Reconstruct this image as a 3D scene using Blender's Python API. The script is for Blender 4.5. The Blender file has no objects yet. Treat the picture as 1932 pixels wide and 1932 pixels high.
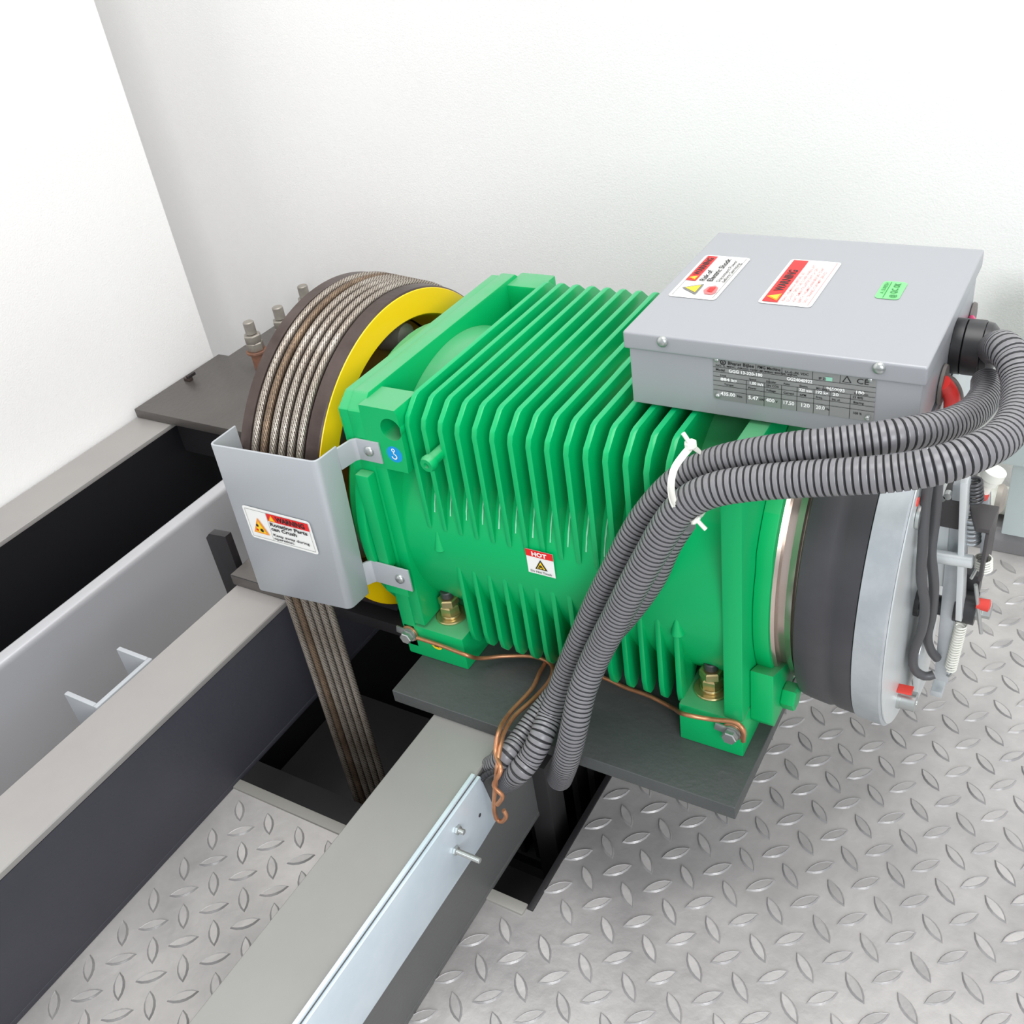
import bpy, bmesh, math, random
from mathutils import Vector, Matrix
C = bpy.context.scene
rnd = random.Random(7)

# ------------------------------------------------------------------ camera, world, lamps, exposure
# Layout units are 0.70 m; the camera stands at the layout origin, the floor plate lies at z = -1.245.
S, OX, OY, OZ = 0.70, 0.55, -1.02, 1.245
def M3(p): return Vector(((p[0] + OX) * S, (p[1] + OY) * S, (p[2] + OZ) * S))
cam_d = bpy.data.cameras.new('camera'); cam = bpy.data.objects.new('camera', cam_d)
C.collection.objects.link(cam); C.camera = cam
cam_d.sensor_width = 36.0; cam_d.lens = 35.6296; cam_d.clip_start = 0.02
cam.matrix_world = Matrix.Translation(M3((0, 0, 0))) @ Matrix([[0.859481, -0.192996, 0.473335], [0.493713, 0.553343, -0.670865], [-0.132442, 0.810287, 0.570872]]).to_4x4()
w = bpy.data.worlds.new('world'); C.world = w; w.use_nodes = True
w.node_tree.nodes['Background'].inputs[0].default_value = (0.93, 0.96, 1.0, 1)
w.node_tree.nodes['Background'].inputs[1].default_value = 0.72
def lamp(name, loc, target, sx, sy, power, col=(1, 1, 1)):
    l = bpy.data.lights.new(name, 'AREA'); l.shape = 'RECTANGLE'; l.size = sx; l.size_y = sy
    l.energy = power; l.color = col
    o = bpy.data.objects.new(name, l); C.collection.objects.link(o)
    o.location = loc; o.rotation_euler = (Vector(target) - Vector(loc)).to_track_quat('-Z', 'Y').to_euler()
lamp('overhead_softbox', (0.3, -0.2, 3.0), (-0.1, 0.1, 0), 2.0, 1.6, 50, (1, .99, .97))  # unseen softbox added overhead for gentle modelling
lamp('added_key_light', (1.9, -2.2, 1.6), (0, 0, 0.3), 1.5, 1.5, 56, (.94, .97, 1))  # key light added at front right to brighten back wall and machine fronts
vs = C.view_settings; vs.view_transform = 'Standard'; vs.look = 'None'; vs.gamma = 1; vs.use_curve_mapping = False
vs.exposure = 0.05

# ------------------------------------------------------------------ materials
def lin(c):
    return tuple(((v / 255) / 12.92 if v / 255 <= .04045 else ((v / 255 + .055) / 1.055) ** 2.4) for v in c) + (1,)
MATS = {}
def mat(name, rgb, rough=.5, metal=0., rgb2=None, nscale=8., bump=0., bscale=60., coat=0., dust=None, spec=.5, rvar=0.):
    m = bpy.data.materials.new(name); m.use_nodes = True; nt = m.node_tree; N = nt.nodes; L = nt.links
    b = N['Principled BSDF']; b.inputs['Base Color'].default_value = lin(rgb)
    b.inputs['Roughness'].default_value = rough; b.inputs['Metallic'].default_value = metal
    b.inputs['Coat Weight'].default_value = coat; b.inputs['Coat Roughness'].default_value = .12
    b.inputs['Specular IOR Level'].default_value = spec
    tc = N.new('ShaderNodeTexCoord'); col = None
    if rgb2 or rvar:
        n = N.new('ShaderNodeTexNoise'); n.inputs['Scale'].default_value = nscale; n.inputs['Detail'].default_value = 6
        n.inputs['Roughness'].default_value = .62
        L.new(tc.outputs['Object'], n.inputs['Vector'])
        r = N.new('ShaderNodeValToRGB'); r.color_ramp.elements[0].position = .36; r.color_ramp.elements[1].position = .68
        r.color_ramp.elements[0].color = lin(rgb); r.color_ramp.elements[1].color = lin(rgb2 or rgb)
        L.new(n.outputs['Fac'], r.inputs['Fac']); col = r.outputs['Color']
        if rvar:
            mr = N.new('ShaderNodeMapRange'); mr.inputs['To Min'].default_value = rough - rvar; mr.inputs['To Max'].default_value = rough + rvar
            mr.inputs['From Min'].default_value = .3; mr.inputs['From Max'].default_value = .7
            L.new(n.outputs['Fac'], mr.inputs['Value']); L.new(mr.outputs['Result'], b.inputs['Roughness'])
    if dust:
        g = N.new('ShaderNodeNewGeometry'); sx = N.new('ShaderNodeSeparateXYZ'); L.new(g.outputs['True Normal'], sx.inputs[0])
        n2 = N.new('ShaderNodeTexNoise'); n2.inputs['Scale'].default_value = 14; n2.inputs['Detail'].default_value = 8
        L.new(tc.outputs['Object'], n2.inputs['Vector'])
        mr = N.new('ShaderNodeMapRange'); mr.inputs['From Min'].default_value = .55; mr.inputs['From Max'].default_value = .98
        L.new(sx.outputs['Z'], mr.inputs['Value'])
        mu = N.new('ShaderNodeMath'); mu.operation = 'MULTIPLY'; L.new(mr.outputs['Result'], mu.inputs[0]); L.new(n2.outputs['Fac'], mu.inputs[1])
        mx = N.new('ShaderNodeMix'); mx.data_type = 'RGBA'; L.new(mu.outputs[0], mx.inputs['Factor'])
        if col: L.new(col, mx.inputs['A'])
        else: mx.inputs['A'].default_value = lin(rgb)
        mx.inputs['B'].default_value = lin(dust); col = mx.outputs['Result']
    if col: L.new(col, b.inputs['Base Color'])
    if bump:
        n3 = N.new('ShaderNodeTexNoise'); n3.inputs['Scale'].default_value = bscale; n3.inputs['Detail'].default_value = 4
        L.new(tc.outputs['Object'], n3.inputs['Vector'])
        bp = N.new('ShaderNodeBump'); bp.inputs['Strength'].default_value = bump; bp.inputs['Distance'].default_value = .002
        L.new(n3.outputs['Fac'], bp.inputs['Height']); L.new(bp.outputs['Normal'], b.inputs['Normal'])
    MATS[name] = m
    return m
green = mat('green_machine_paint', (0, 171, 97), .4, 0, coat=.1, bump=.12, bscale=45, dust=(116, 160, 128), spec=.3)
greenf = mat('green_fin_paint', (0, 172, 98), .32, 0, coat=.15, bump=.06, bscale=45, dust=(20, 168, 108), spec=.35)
yellow = mat('yellow_paint', (252, 204, 6), .38, coat=.2)
black_r = mat('black_rubbery_band', (56, 55, 58), .42, 0, (74, 73, 77), 5, bump=.1)
rim_m = mat('worn_brown_iron', (66, 54, 50), .42, .55, (92, 80, 76), 14, bump=.2, bscale=120)
rope_a = mat('bright_wire', (186, 178, 168), .36, .65, (148, 136, 122), 30)
rope_g = mat('rope_groove_grease', (74, 60, 50), .6, .2)
rope_b = mat('greasy_brown_wire', (150, 128, 106), .42, .6, (96, 78, 62), 30)
plate_m = mat('dark_steel_plate', (74, 77, 77), .42, .2, (86, 89, 88), 5, bump=.25, bscale=160)
plate_top = mat('dark_brown_grey_plate', (84, 80, 77), .38, .2, (97, 93, 89), 4, bump=.2, bscale=120)
edge_m = mat('black_plate_edge', (40, 38, 40), .45, .1)
beam_lit = mat('light_grey_beam_lit', (150, 146, 144), .38, .05, (160, 157, 153), 3, bump=.05, coat=.1)  # both beam top paints: light from above put into the colour
beam_lit2 = mat('grey_beam_lit', (138, 137, 134), .36, .1, (147, 146, 142), 3, bump=.05, coat=.1)
beam_shade = mat('slate_beam_shade', (64, 64, 72), .5, 0, (72, 72, 80), 3, bump=.15, bscale=200)  # both beam side paints: shade put into the colour
beam_shade2 = mat('mid_grey_beam_shade', (92, 92, 92), .45, 0, (99, 99, 98), 3, bump=.1, bscale=200)
web_shade = mat('black_web_shade', (16, 16, 20), .55)  # wall beam's web coloured black for the shadow it stands in
void_m = mat('shaft_dark_shade', (7, 7, 9), .8)  # near-black colour paints the darkness of the unlit shaft and trench
pitsteel = mat('dark_shaft_steel', (58, 57, 58), .5, .3)
kerb_m = mat('grey_panel_paint', (176, 176, 179), .34, .15, coat=.2)
galv = mat('galvanised_steel', (206, 219, 228), .36, .3, (220, 230, 238), 12, bump=.05)
floor_m = mat('worn_steel_floor', (154, 151, 150), .44, .2, (204, 200, 197), 3.4, bump=.35, bscale=90, rvar=.1)
loz_m = mat('polished_tread', (150, 148, 148), .38, .3, (176, 173, 172), 20, bump=.2, bscale=220)
lip_m = mat('pale_grey_steel_edge', (150, 148, 142), .45, .1)
wall_m = mat('white_plaster', (243, 241, 239), .9, 0, (246, 245, 243), 2.5, bump=.22, bscale=420, spec=.2)
sheet = mat('silver_grey_sheet', (176, 180, 184), .38, .2, coat=.15)
box_m = mat('silver_grey_box_paint', (160, 162, 166), .4, .15, coat=.12)
steel = mat('bright_machined_steel', (214, 220, 222), .35, .35, (212, 214, 212), 20)
steel2 = mat('brushed_grey_steel', (178, 184, 188), .36, .45, (198, 203, 206), 30)
chrome = mat('warm_chrome', (190, 176, 166), .22, .85)
zinc = mat('zinc_bolt', (186, 190, 188), .3, .8)
brass = mat('yellow_zinc', (190, 166, 112), .28, .85, (214, 196, 150), 40)
stud = mat('dark_stud_steel', (88, 88, 90), .4, .6)
rust = mat('rusty_steel', (160, 112, 88), .6, .4, (118, 92, 80), 60, bump=.4, bscale=200)
dusty = mat('dusty_grey_steel', (150, 144, 136), .5, .5, (176, 170, 160), 40)
copper = mat('bare_copper', (206, 150, 112), .38, .65, (176, 118, 82), 40)
conduit_m = mat('grey_corrugated_plastic', (122, 121, 124), .36, 0, coat=.15)
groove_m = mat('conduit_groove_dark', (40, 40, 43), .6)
cable_m = mat('dark_grey_cable', (78, 78, 80), .38)
blackp = mat('black_plastic', (48, 48, 50), .35)
darkb = mat('black_bracket_paint', (66, 63, 64), .45)
white_p = mat('white_nylon', (232, 232, 222), .4)
red_w = mat('red_insulation', (232, 62, 58), .4)
pink_w = mat('pink_insulation', (226, 60, 120), .4)
green_w = mat('green_insulation', (20, 130, 70), .4)
red_p = mat('red_marker_paint', (222, 70, 60), .5)
grom = mat('grey_rubber_grommet', (106, 100, 96), .5)
paper = mat('white_label', (240, 240, 236), .35)
l_red = mat('label_red', (226, 32, 30), .4); l_yel = mat('label_yellow', (245, 208, 40), .4)
l_org = mat('label_orange', (244, 150, 40), .4); l_blk = mat('label_black', (28, 26, 28), .5)
l_gry = mat('label_line_grey', (120, 120, 118), .5); l_grn = mat('label_green', (120, 216, 130), .4)
l_blu = mat('label_blue', (0, 146, 214), .4); l_wht = mat('label_white', (244, 244, 242), .4)
l_pnk = mat('label_faded_red', (222, 120, 120), .5)
l_dgr = mat('label_dark_green', (50, 130, 70), .5)
plate_s = mat('etched_nameplate', (160, 162, 160), .35, .5); mint = mat('label_mint', (150, 208, 184), .4)
glint_m = mat('pale_glint_paint', (150, 214, 180), .4)  # pale green standing in for glints on the curved housing
ochre = mat('shaded_ochre_paint', (176, 122, 24), .55, 0, (110, 76, 30), 12)  # wheel yellow darkened to ochre: shade inside the rim put into the colour
panel_b = mat('pale_blue_panel', (186, 196, 196), .4)
kgrey = mat('grey_curb_paint', (126, 124, 126), .45)

# ------------------------------------------------------------------ mesh building
class MB:
    def __init__(s): s.v = []; s.f = []; s.mi = []; s.ms = []
    def m(s, mt):
        if mt not in s.ms: s.ms.append(mt)
        return s.ms.index(mt)
    def add(s, vs_, fs, mt):
        b = len(s.v); s.v += [tuple(p) for p in vs_]; k = s.m(mt)
        for f in fs: s.f.append([b + i for i in f]); s.mi.append(k)
    def box(s, x0, x1, y0, y1, z0, z1, mt):
        P = [(x, y, z) for x in (x0, x1) for y in (y0, y1) for z in (z0, z1)]
        s.add(P, [(0, 1, 3, 2), (4, 6, 7, 5), (0, 4, 5, 1), (2, 3, 7, 6), (0, 2, 6, 4), (1, 5, 7, 3)], mt); return s
    def prism(s, pr, ax, a0, a1, mt):
        n = len(pr); ins = {'x': lambda p, a: (a, p[0], p[1]), 'y': lambda p, a: (p[0], a, p[1]), 'z': lambda p, a: (p[0], p[1], a)}[ax]
        V = [ins(p, a0) for p in pr] + [ins(p, a1) for p in pr]
        F = [list(range(n))[::-1], list(range(n, 2 * n))] + [(i, (i + 1) % n, n + (i + 1) % n, n + i) for i in range(n)]
        s.add(V, F, mt); return s
    def rev(s, p, d, prof, mt, n=32, ph=0., caps=True):
        # surface of revolution about axis d through p; prof = [(distance along d, radius)]
        p = Vector(p); d = Vector(d).normalized(); u = d.orthogonal().normalized(); v = d.cross(u)
        V = []; F = []
        for (a, r) in prof:
            for k in range(n):
                t = 2 * math.pi * k / n + ph; V.append(p + d * a + u * (r * math.cos(t)) + v * (r * math.sin(t)))
        for i in range(len(prof) - 1):
            for k in range(n):
                k2 = (k + 1) % n; F.append((i * n + k, i * n + k2, (i + 1) * n + k2, (i + 1) * n + k))
        if caps:
            F.append(list(range(n))[::-1]); F.append([(len(prof) - 1) * n + k for k in range(n)])
        s.add(V, F, mt); return s
    def cyl(s, p0, p1, r, mt, n=24, ch=0.):
        p0 = Vector(p0); p1 = Vector(p1); L_ = (p1 - p0).length
        pf = [(0, r), (L_, r)] if not ch else [(0, r - ch), (ch, r), (L_ - ch, r), (L_, r - ch)]
        return s.rev(p0, p1 - p0, pf, mt, n)
    def hexa(s, p, d, r, h, mt, ph=0., ch=.12):
        return s.rev(p, d, [(0, r * .92), (h * ch, r), (h * (1 - ch), r), (h, r * .86)], mt, 6, ph)
    def sweep(s, pts, rf, n, mts, ds=.004, flat=None, local=None):
        pts = resample(pts, ds); N_ = len(pts); V = []; F = []
        T = [(pts[min(i + 1, N_ - 1)] - pts[max(i - 1, 0)]).normalized() for i in range(N_)]
        u = T[0].orthogonal().normalized(); L_ = 0.
        mk = [mts] if not isinstance(mts, (list, tuple)) else mts; LL = []
        ri = []
        for i in range(N_):
            L_ = i * ds
            u = (u - T[i] * u.dot(T[i])).normalized(); v_ = T[i].cross(u)
            for k in range(n):
                t = 2 * math.pi * k / n; r = rf(L_, t)
                if flat: V.append(pts[i] + u * (flat[0] * math.cos(t)) + v_ * (flat[1] * math.sin(t)))
                else: V.append(pts[i] + u * (r * math.cos(t)) + v_ * (r * math.sin(t)))
            ri.append(rf(L_, 0)); LL.append(L_ + ds / 2)
        b = len(s.v); s.v += [tuple(p) for p in V]; rm = max(ri)
        for i in range(N_ - 1):
            kk = s.m(mk[0] if len(mk) == 1 or (ri[i] + ri[i + 1]) / 2 > rm * .965 else mk[1])
            for k in range(n):
                if local: kk = s.m(mk[0] if rf(LL[i], 2 * math.pi * (k + .5) / n) > local else mk[1])
                k2 = (k + 1) % n; s.f.append([b + i * n + k, b + i * n + k2, b + (i + 1) * n + k2, b + (i + 1) * n + k]); s.mi.append(kk)
        k0 = s.m(mk[0])
        s.f.append([b + k for k in range(n)][::-1]); s.mi.append(k0)
        s.f.append([b + (N_ - 1) * n + k for k in range(n)]); s.mi.append(k0)
        return s
    def poly(s, pts, mt): s.add(pts, [list(range(len(pts)))], mt); return s
    def build(s, name, parent=None, bevel=0., seg=2, ang=35, origin=None, kind=None, label=None):
        V = [M3(p) for p in s.v]
        lo = [min(p[i] for p in V) for i in range(3)]; hi = [max(p[i] for p in V) for i in range(3)]
        o0 = M3(origin) if origin else Vector(((lo[0] + hi[0]) / 2, (lo[1] + hi[1]) / 2, lo[2]))
        me = bpy.data.meshes.new(name); me.from_pydata([p - o0 for p in V], [], s.f)
        for m_ in s.ms: me.materials.append(m_)
        me.polygons.foreach_set('material_index', s.mi)
        bm = bmesh.new(); bm.from_mesh(me); bmesh.ops.recalc_face_normals(bm, faces=bm.faces)
        if bevel:
            ed = [e for e in bm.edges if len(e.link_faces) == 2 and e.calc_face_angle(0) > math.radians(28)]
            bmesh.ops.bevel(bm, geom=ed, offset=bevel * S, segments=seg, profile=.6, affect='EDGES', clamp_overlap=True)
        bm.to_mesh(me); bm.free()
        me.polygons.foreach_set('use_smooth', [True] * len(me.polygons)); me.set_sharp_from_angle(angle=math.radians(ang))
        o = bpy.data.objects.new(name, me); C.collection.objects.link(o)
        put(o, o0, parent)
        if kind: o['kind'] = kind
        if label: o['label'] = label
        return o
WORLD = {}
def put(o, wloc, parent):
    WORLD[o.name] = wloc.copy()
    if parent: o.parent = parent; o.location = wloc - WORLD[parent.name]
    else: o.location = wloc
def resample(pts, ds):
    P = [Vector(p) for p in pts]
    if len(P) == 2: dense = [P[0].lerp(P[1], i / 200) for i in range(201)]
    else:
        Q = [P[0] * 2 - P[1]] + P + [P[-1] * 2 - P[-2]]; dense = []
        for i in range(1, len(Q) - 2):
            a, b, c, d = Q[i - 1], Q[i], Q[i + 1], Q[i + 2]
            for k in range(60):
                t = k / 60; dense.append(.5 * ((2 * b) + (c - a) * t + (2 * a - 5 * b + 4 * c - d) * t * t + (3 * b - a - 3 * c + d) * t ** 3))
        dense.append(P[-1])
    out = [dense[0]]; acc = 0.; nxt = ds
    for i in range(1, len(dense)):
        L_ = (dense[i] - dense[i - 1]).length
        while acc + L_ >= nxt and L_ > 0: out.append(dense[i - 1].lerp(dense[i], (nxt - acc) / L_)); nxt += ds
        acc += L_
    return out
def tag(o, label, cat, group=None):
    o['label'] = label; o['category'] = cat
    if group: o['group'] = group
    return o
def thing(name, label, cat, loc, group=None):
    o = bpy.data.objects.new(name, None); o.empty_display_size = .05; C.collection.objects.link(o); put(o, M3(loc), None)
    return tag(o, label, cat, group)
def struct(o): o['kind'] = 'structure'; return o
TXT = {}
def text_geo(t, bold=0.):
    if (t, bold) in TXT: return TXT[t, bold]
    c = bpy.data.curves.new('t', 'FONT'); c.body = t; c.size = 1; c.offset = bold; c.resolution_u = 2
    o = bpy.data.objects.new('t', c); me = bpy.data.meshes.new_from_object(o)
    V = [v.co.copy() for v in me.vertices]; F = [list(p.vertices) for p in me.polygons]
    bpy.data.objects.remove(o); bpy.data.curves.remove(c); bpy.data.meshes.remove(me)
    TXT[t, bold] = (V, F); return V, F
class Sticker:
    """flat print on a surface: local (a, b) in 0..W, 0..H mapped on origin + a*ux + b*uy"""
    def __init__(s, o, ux, uy, nrm): s.o = Vector(o); s.ux = Vector(ux); s.uy = Vector(uy); s.n = Vector(nrm); s.mb = MB(); s.lv = .0006
    def P(s, a, b, l=None): return s.o + s.ux * a + s.uy * b + s.n * (s.lv if l is None else l)
    def rect(s, a0, b0, a1, b1, mt, lv=1): s.mb.poly([s.P(a0, b0, s.lv * lv), s.P(a1, b0, s.lv * lv), s.P(a1, b1, s.lv * lv), s.P(a0, b1, s.lv * lv)], mt)
    def poly(s, pts, mt, lv=1): s.mb.poly([s.P(a, b, s.lv * lv) for a, b in pts], mt)
    def frame(s, a0, b0, a1, b1, t, mt, lv=1):
        s.rect(a0, b0, a1, b0 + t, mt, lv); s.rect(a0, b1 - t, a1, b1, mt, lv); s.rect(a0, b0 + t, a0 + t, b1 - t, mt, lv); s.rect(a1 - t, b0 + t, a1, b1 - t, mt, lv)
    def text(s, t, a, b, h, mt, width=None, lv=2, bold=0.015):
        V, F = text_geo(t, bold)
        if not V: return
        mx = max(v.x for v in V); k = h / .72; kx = k if width is None else width / mx
        s.mb.add([s.P(a + v.x * kx, b + v.y * k, s.lv * lv) for v in V], F, mt)
    def tri(s, a, b, w_, h, mt, edge, lv=1):
        s.poly([(a, b), (a + w_, b), (a + w_ / 2, b + h)], edge, lv); k = .13
        s.poly([(a + w_ * k * 1.2, b + h * k * .7), (a + w_ * (1 - k * 1.2), b + h * k * .7), (a + w_ / 2, b + h * (1 - k * 1.5))], mt, lv + .6)
def rounded(a0, b0, a1, b1, r, n=4):
    out = []
    for cx, cy, s0 in ((a1 - r, b0 + r, -90), (a1 - r, b1 - r, 0), (a0 + r, b1 - r, 90), (a0 + r, b0 + r, 180)):
        for k in range(n + 1):
            t = math.radians(s0 + 90 * k / n); out.append((cx + r * math.cos(t), cy + r * math.sin(t)))
    return out

# ------------------------------------------------------------------ the room
FZ = -1.245
fl = MB()
HX0, HX1, HY0, HY1 = -1.30, -.532, .645, 1.42
for (x0, x1, y0, y1) in ((HX1, 2.6, -1.2, 1.78), (-1.462, HX1, -1.2, HY0), (-1.462, HX1, HY1, 1.78), (-1.462, HX0, HY0, HY1)):
    fl.box(x0, x1, y0, y1, FZ - .012, FZ, floor_m)
floor = struct(fl.build('floor'))
lz = MB(); PIT = .0596
def lozenge(cx, cy, sg):
    ln, wd, h = .0222, .0080, .0026
    ax = (math.sqrt(.5), sg * math.sqrt(.5)); nx = (-ax[1], ax[0]); P = []; n = 5
    wob = rnd.uniform(-.0008, .0008)
    for lvl, (kl, kw, z) in enumerate(((1, 1, 0), (.90, .72, h), (.84, .60, h * .80))):
        for sd in (1, -1):
            for k in range(n):
                t = -1 + 2 * k / n if sd == 1 else 1 - 2 * k / n
                a = ln * kl * t; b = sd * (wd * (1 - t * t) * kw + (.0004 if abs(t) < .99 else 0)) + wob
                P.append((cx + ax[0] * a + nx[0] * b, cy + ax[1] * a + nx[1] * b, FZ + z - .0001))
    m_ = 2 * n; F = []
    for l_ in (0, 1):
        for k in range(m_): F.append((l_ * m_ + k, l_ * m_ + (k + 1) % m_, (l_ + 1) * m_ + (k + 1) % m_, (l_ + 1) * m_ + k))
    lz.add(P, F, loz_m)
    lz.add(P[2 * m_:], [list(range(m_))], floor_m)
for i in range(-24, 30):
    for j in range(-24, 18):
        for (ox, oy, sg) in ((0, 0, 1), (.5, -.5, -1)):
            x = -.2645 + (i + ox) * PIT * 1.03 - (j + oy) * -.0025; y = .812 + (j + oy) * PIT
            if x < -1.1 or x > 1.1 or y > 1.62 or y < -.5: continue
            if HX0 - .02 < x < HX1 + .016 and y > HY0 - .016: continue
            if -.72 < x < -.59 or (x < -1.07): continue
            lozenge(x, y, sg)
lo_ = lz.build('tread_lozenges', floor, kind='stuff'); lo_['label'] = 'raised crossed oval treads of the steel floor plate'
pit = MB()
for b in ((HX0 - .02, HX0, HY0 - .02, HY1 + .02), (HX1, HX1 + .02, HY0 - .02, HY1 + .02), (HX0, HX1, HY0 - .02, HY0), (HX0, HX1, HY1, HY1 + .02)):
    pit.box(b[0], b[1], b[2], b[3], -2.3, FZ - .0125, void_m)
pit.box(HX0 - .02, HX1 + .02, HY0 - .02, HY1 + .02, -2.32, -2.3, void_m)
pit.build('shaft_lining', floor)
struct(MB().box(HX1 - .006, HX1 + .003, HY0, HY1, FZ - .04, FZ + .003, edge_m).build('trim_1', bevel=.001))
struct(MB().box(HX0, HX1 - .007, HY0 - .012, HY0 + .006, FZ - .03, FZ + .004, lip_m).build('trim_2', bevel=.002))
# members seen down the opening
tag(MB().box(-1.28, -.56, .70, .76, -1.42, -1.36, pitsteel).build('cross_member', bevel=.002), 'dark steel cross member a little below the near edge of the floor opening', 'beam')
tag(MB().box(-1.28, -.90, .83, 1.10, -1.56, -1.54, pitsteel).build('shaft_plate', bevel=.002), 'dark steel plate deep in the opening left of the hanging ropes', 'plate')
st = thing('slat_stack', 'stack of thin dark upright plates under the front base plate in the opening', 'rack', (-.66, .98, -1.62))
for k in range(9):
    x = -.83 + k * .034
    MB().box(x, x + .012, .93 + .0 * k, 1.16, -1.60, -1.06, pitsteel).build('slat', st, bevel=.001)
MB().box(-.84, -.53, .925, 1.17, -1.625, -1.60, pitsteel).build('tray', st)
tag(MB().box(-.612, -.575, .79, .83, -1.9, -1.13, pitsteel).build('shaft_post', bevel=.002), 'grey upright bar seen down the opening right of the trunking beam', 'post')
# walls
struct(MB().box(-2.4, -1.862, -1.4, 1.502, -1.6, 1.6, wall_m).build('wall_left'))
struct(MB().box(-3.2, 2.6, 1.782, 1.9, -1.6, 1.6, wall_m).build('wall_back'))
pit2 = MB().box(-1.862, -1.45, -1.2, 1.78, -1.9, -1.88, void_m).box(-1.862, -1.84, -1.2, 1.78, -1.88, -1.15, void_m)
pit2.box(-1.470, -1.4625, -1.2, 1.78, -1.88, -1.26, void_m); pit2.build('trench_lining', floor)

# ------------------------------------------------------------------ beams
def beam(name, x0, x1, y0, y1, ztop, zbot, tm, sm, label, fillet=.004):
    t = thing(name, label, 'beam', ((x0 + x1) / 2, (y0 + y1) / 2, zbot))
    MB().box(x0, x1, y0, y1, ztop - .012, ztop, tm).build('top_flange', t, bevel=fillet, seg=3)
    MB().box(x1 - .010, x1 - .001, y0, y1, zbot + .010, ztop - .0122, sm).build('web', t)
    MB().box(x0, x1, y0, y1, zbot, zbot + .0098, sm).build('bottom_flange', t, bevel=.002)
    return t
beam('steel_beam', -1.855, -1.747, -.6, 1.72, -1.022, -1.30, beam_lit, web_shade, 'steel beam along the left wall, light painted on its top, shade on its web')
beam('steel_beam', -1.195, -1.082, -.6, 1.30, -1.022, FZ, beam_lit, beam_shade, 'steel beam between the grey upstand and the tread floor, shade painted on its side')
b3 = beam('steel_beam', -.71, -.597, -.6, 1.30, -1.022, FZ, beam_lit2, beam_shade2, 'grey steel beam carrying the galvanised trunking under the front base plate')
kb = MB().box(-1.462, -1.430, -.6, 1.40, FZ + .0005, -1.018, kerb_m)
tag(kb.build('upstand_panel', bevel=.013, seg=5, ang=50), 'grey upstand with a rounded bright edge, beyond the dark void by the left wall', 'panel')
# channel clip behind the second beam
cl = MB(); cz0, cz1 = -1.16, -1.021
cl.box(-1.2040, -1.1955, .548, .662, cz0, cz1, sheet); cl.box(-1.271, -1.2041, .548, .556, cz0, cz1, sheet); cl.box(-1.271, -1.2041, .654, .662, cz0, cz1, sheet)
tag(cl.build('channel_clip', bevel=.0015), 'short open channel clip fixed behind the middle steel beam', 'bracket')
gs = MB().prism([(-1.291, -.978), (-1.279, -.966), (-1.238, -.962), (-1.2385, -1.16), (-1.291, -1.16)], 'y', .90, .915, edge_m)
gs.build; gp = gs.build('gusset_plate', bevel=.001); tag(gp, 'dark upright gusset plate behind the left side of the rope guard', 'plate')

# ------------------------------------------------------------------ base plates
t = thing('base_plate', 'dark steel base plate under the green machine, over the trunking beam', 'plate', (-.5, 1.0, -1.02))
MB().box(-.776, -.272, .738, 1.30, -1.0215, -1.0, plate_m).build('plate', t, bevel=.0018, seg=3)
cp = MB(); cp.box(-1.0095, -.7765, .855, .884, -1.0215, -1.0005, edge_m); cp.box(-1.20, -1.01, .855, 1.30, -1.0215, -1.0005, plate_top)
cp.box(-1.0095, -.7765, 1.281, 1.30, -1.0215, -1.0005, edge_m)
tag(cp.build('cross_plate', bevel=.001), 'slotted dark plate below the rope wheel, its end on the middle beam', 'plate')
pl = thing('anchor_plate', 'broad brown-grey steel plate at the left wall behind the rope wheel', 'plate', (-1.6, 1.45, -1.02))
MB().prism([(-1.852, 1.236), (-1.25, 1.236), (-1.25, 1.755), (-1.818, 1.755), (-1.818, 1.512), (-1.852, 1.512)], 'z', -1.021, -1.0, plate_top).build('plate', pl, bevel=.0015)
MB().box(-1.80, -1.27, 1.252, 1.262, -1.10, -1.0212, edge_m).build('stiffener', pl)
pb = MB(); pb.box(-1.8335, -1.8145, 1.376, 1.388, -.9998, -.992, rim_m); pb.box(-1.8225, -1.8145, 1.376, 1.40, -.9919, -.985, edge_m)
pb.build('plate_stub', pl, bevel=.001, label='small torn metal stub')

# ------------------------------------------------------------------ rope hitch rods
for (px_, lab) in (((-1.6776, 1.4776, -0.88), 'leftmost rope hitch rod standing on the anchor plate'), ((-1.6623, 1.5613, -0.88), 'middle rope hitch rod, half hidden behind the rope wheel'), ((-1.6836, 1.6777, -0.88), 'rearmost rope hitch rod above the rope wheel rim')):
    x, y = px_[0], px_[1]
    r = thing('hitch_rod', lab, 'bolt', (x, y, -1.0), 'rope hitch rods behind the rope wheel')
    MB().cyl((x, y, -.9995), (x, y, -.955), .016, rust, 20, .002).build('sleeve', r)
    MB().cyl((x, y, -.9545), (x, y, -.948), .024, rust, 24, .001).build('washer', r)
    MB().hexa((x, y, -.9475), (0, 0, 1), .0205, .020, dusty, .3).build('nut', r)
    MB().hexa((x, y, -.927), (0, 0, 1), .0205, .018, dusty, .5).build('nut', r)
    MB().cyl((x, y, -.9085), (x, y, -.878), .0125, dusty, 18, .002).build('rod_end', r)

# ------------------------------------------------------------------ the hoist machine
AY, AZ = 1.02, -.789
hm = thing('hoist_machine', 'green finned elevator hoist machine bolted to the dark base plate', 'machine', (-.55, AY, -1.0))
body = MB().rev((-.774, AY, AZ), (1, 0, 0), [(0, .2), (.4605, .2)], green, 96)
body.build('housing', hm)
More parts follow.
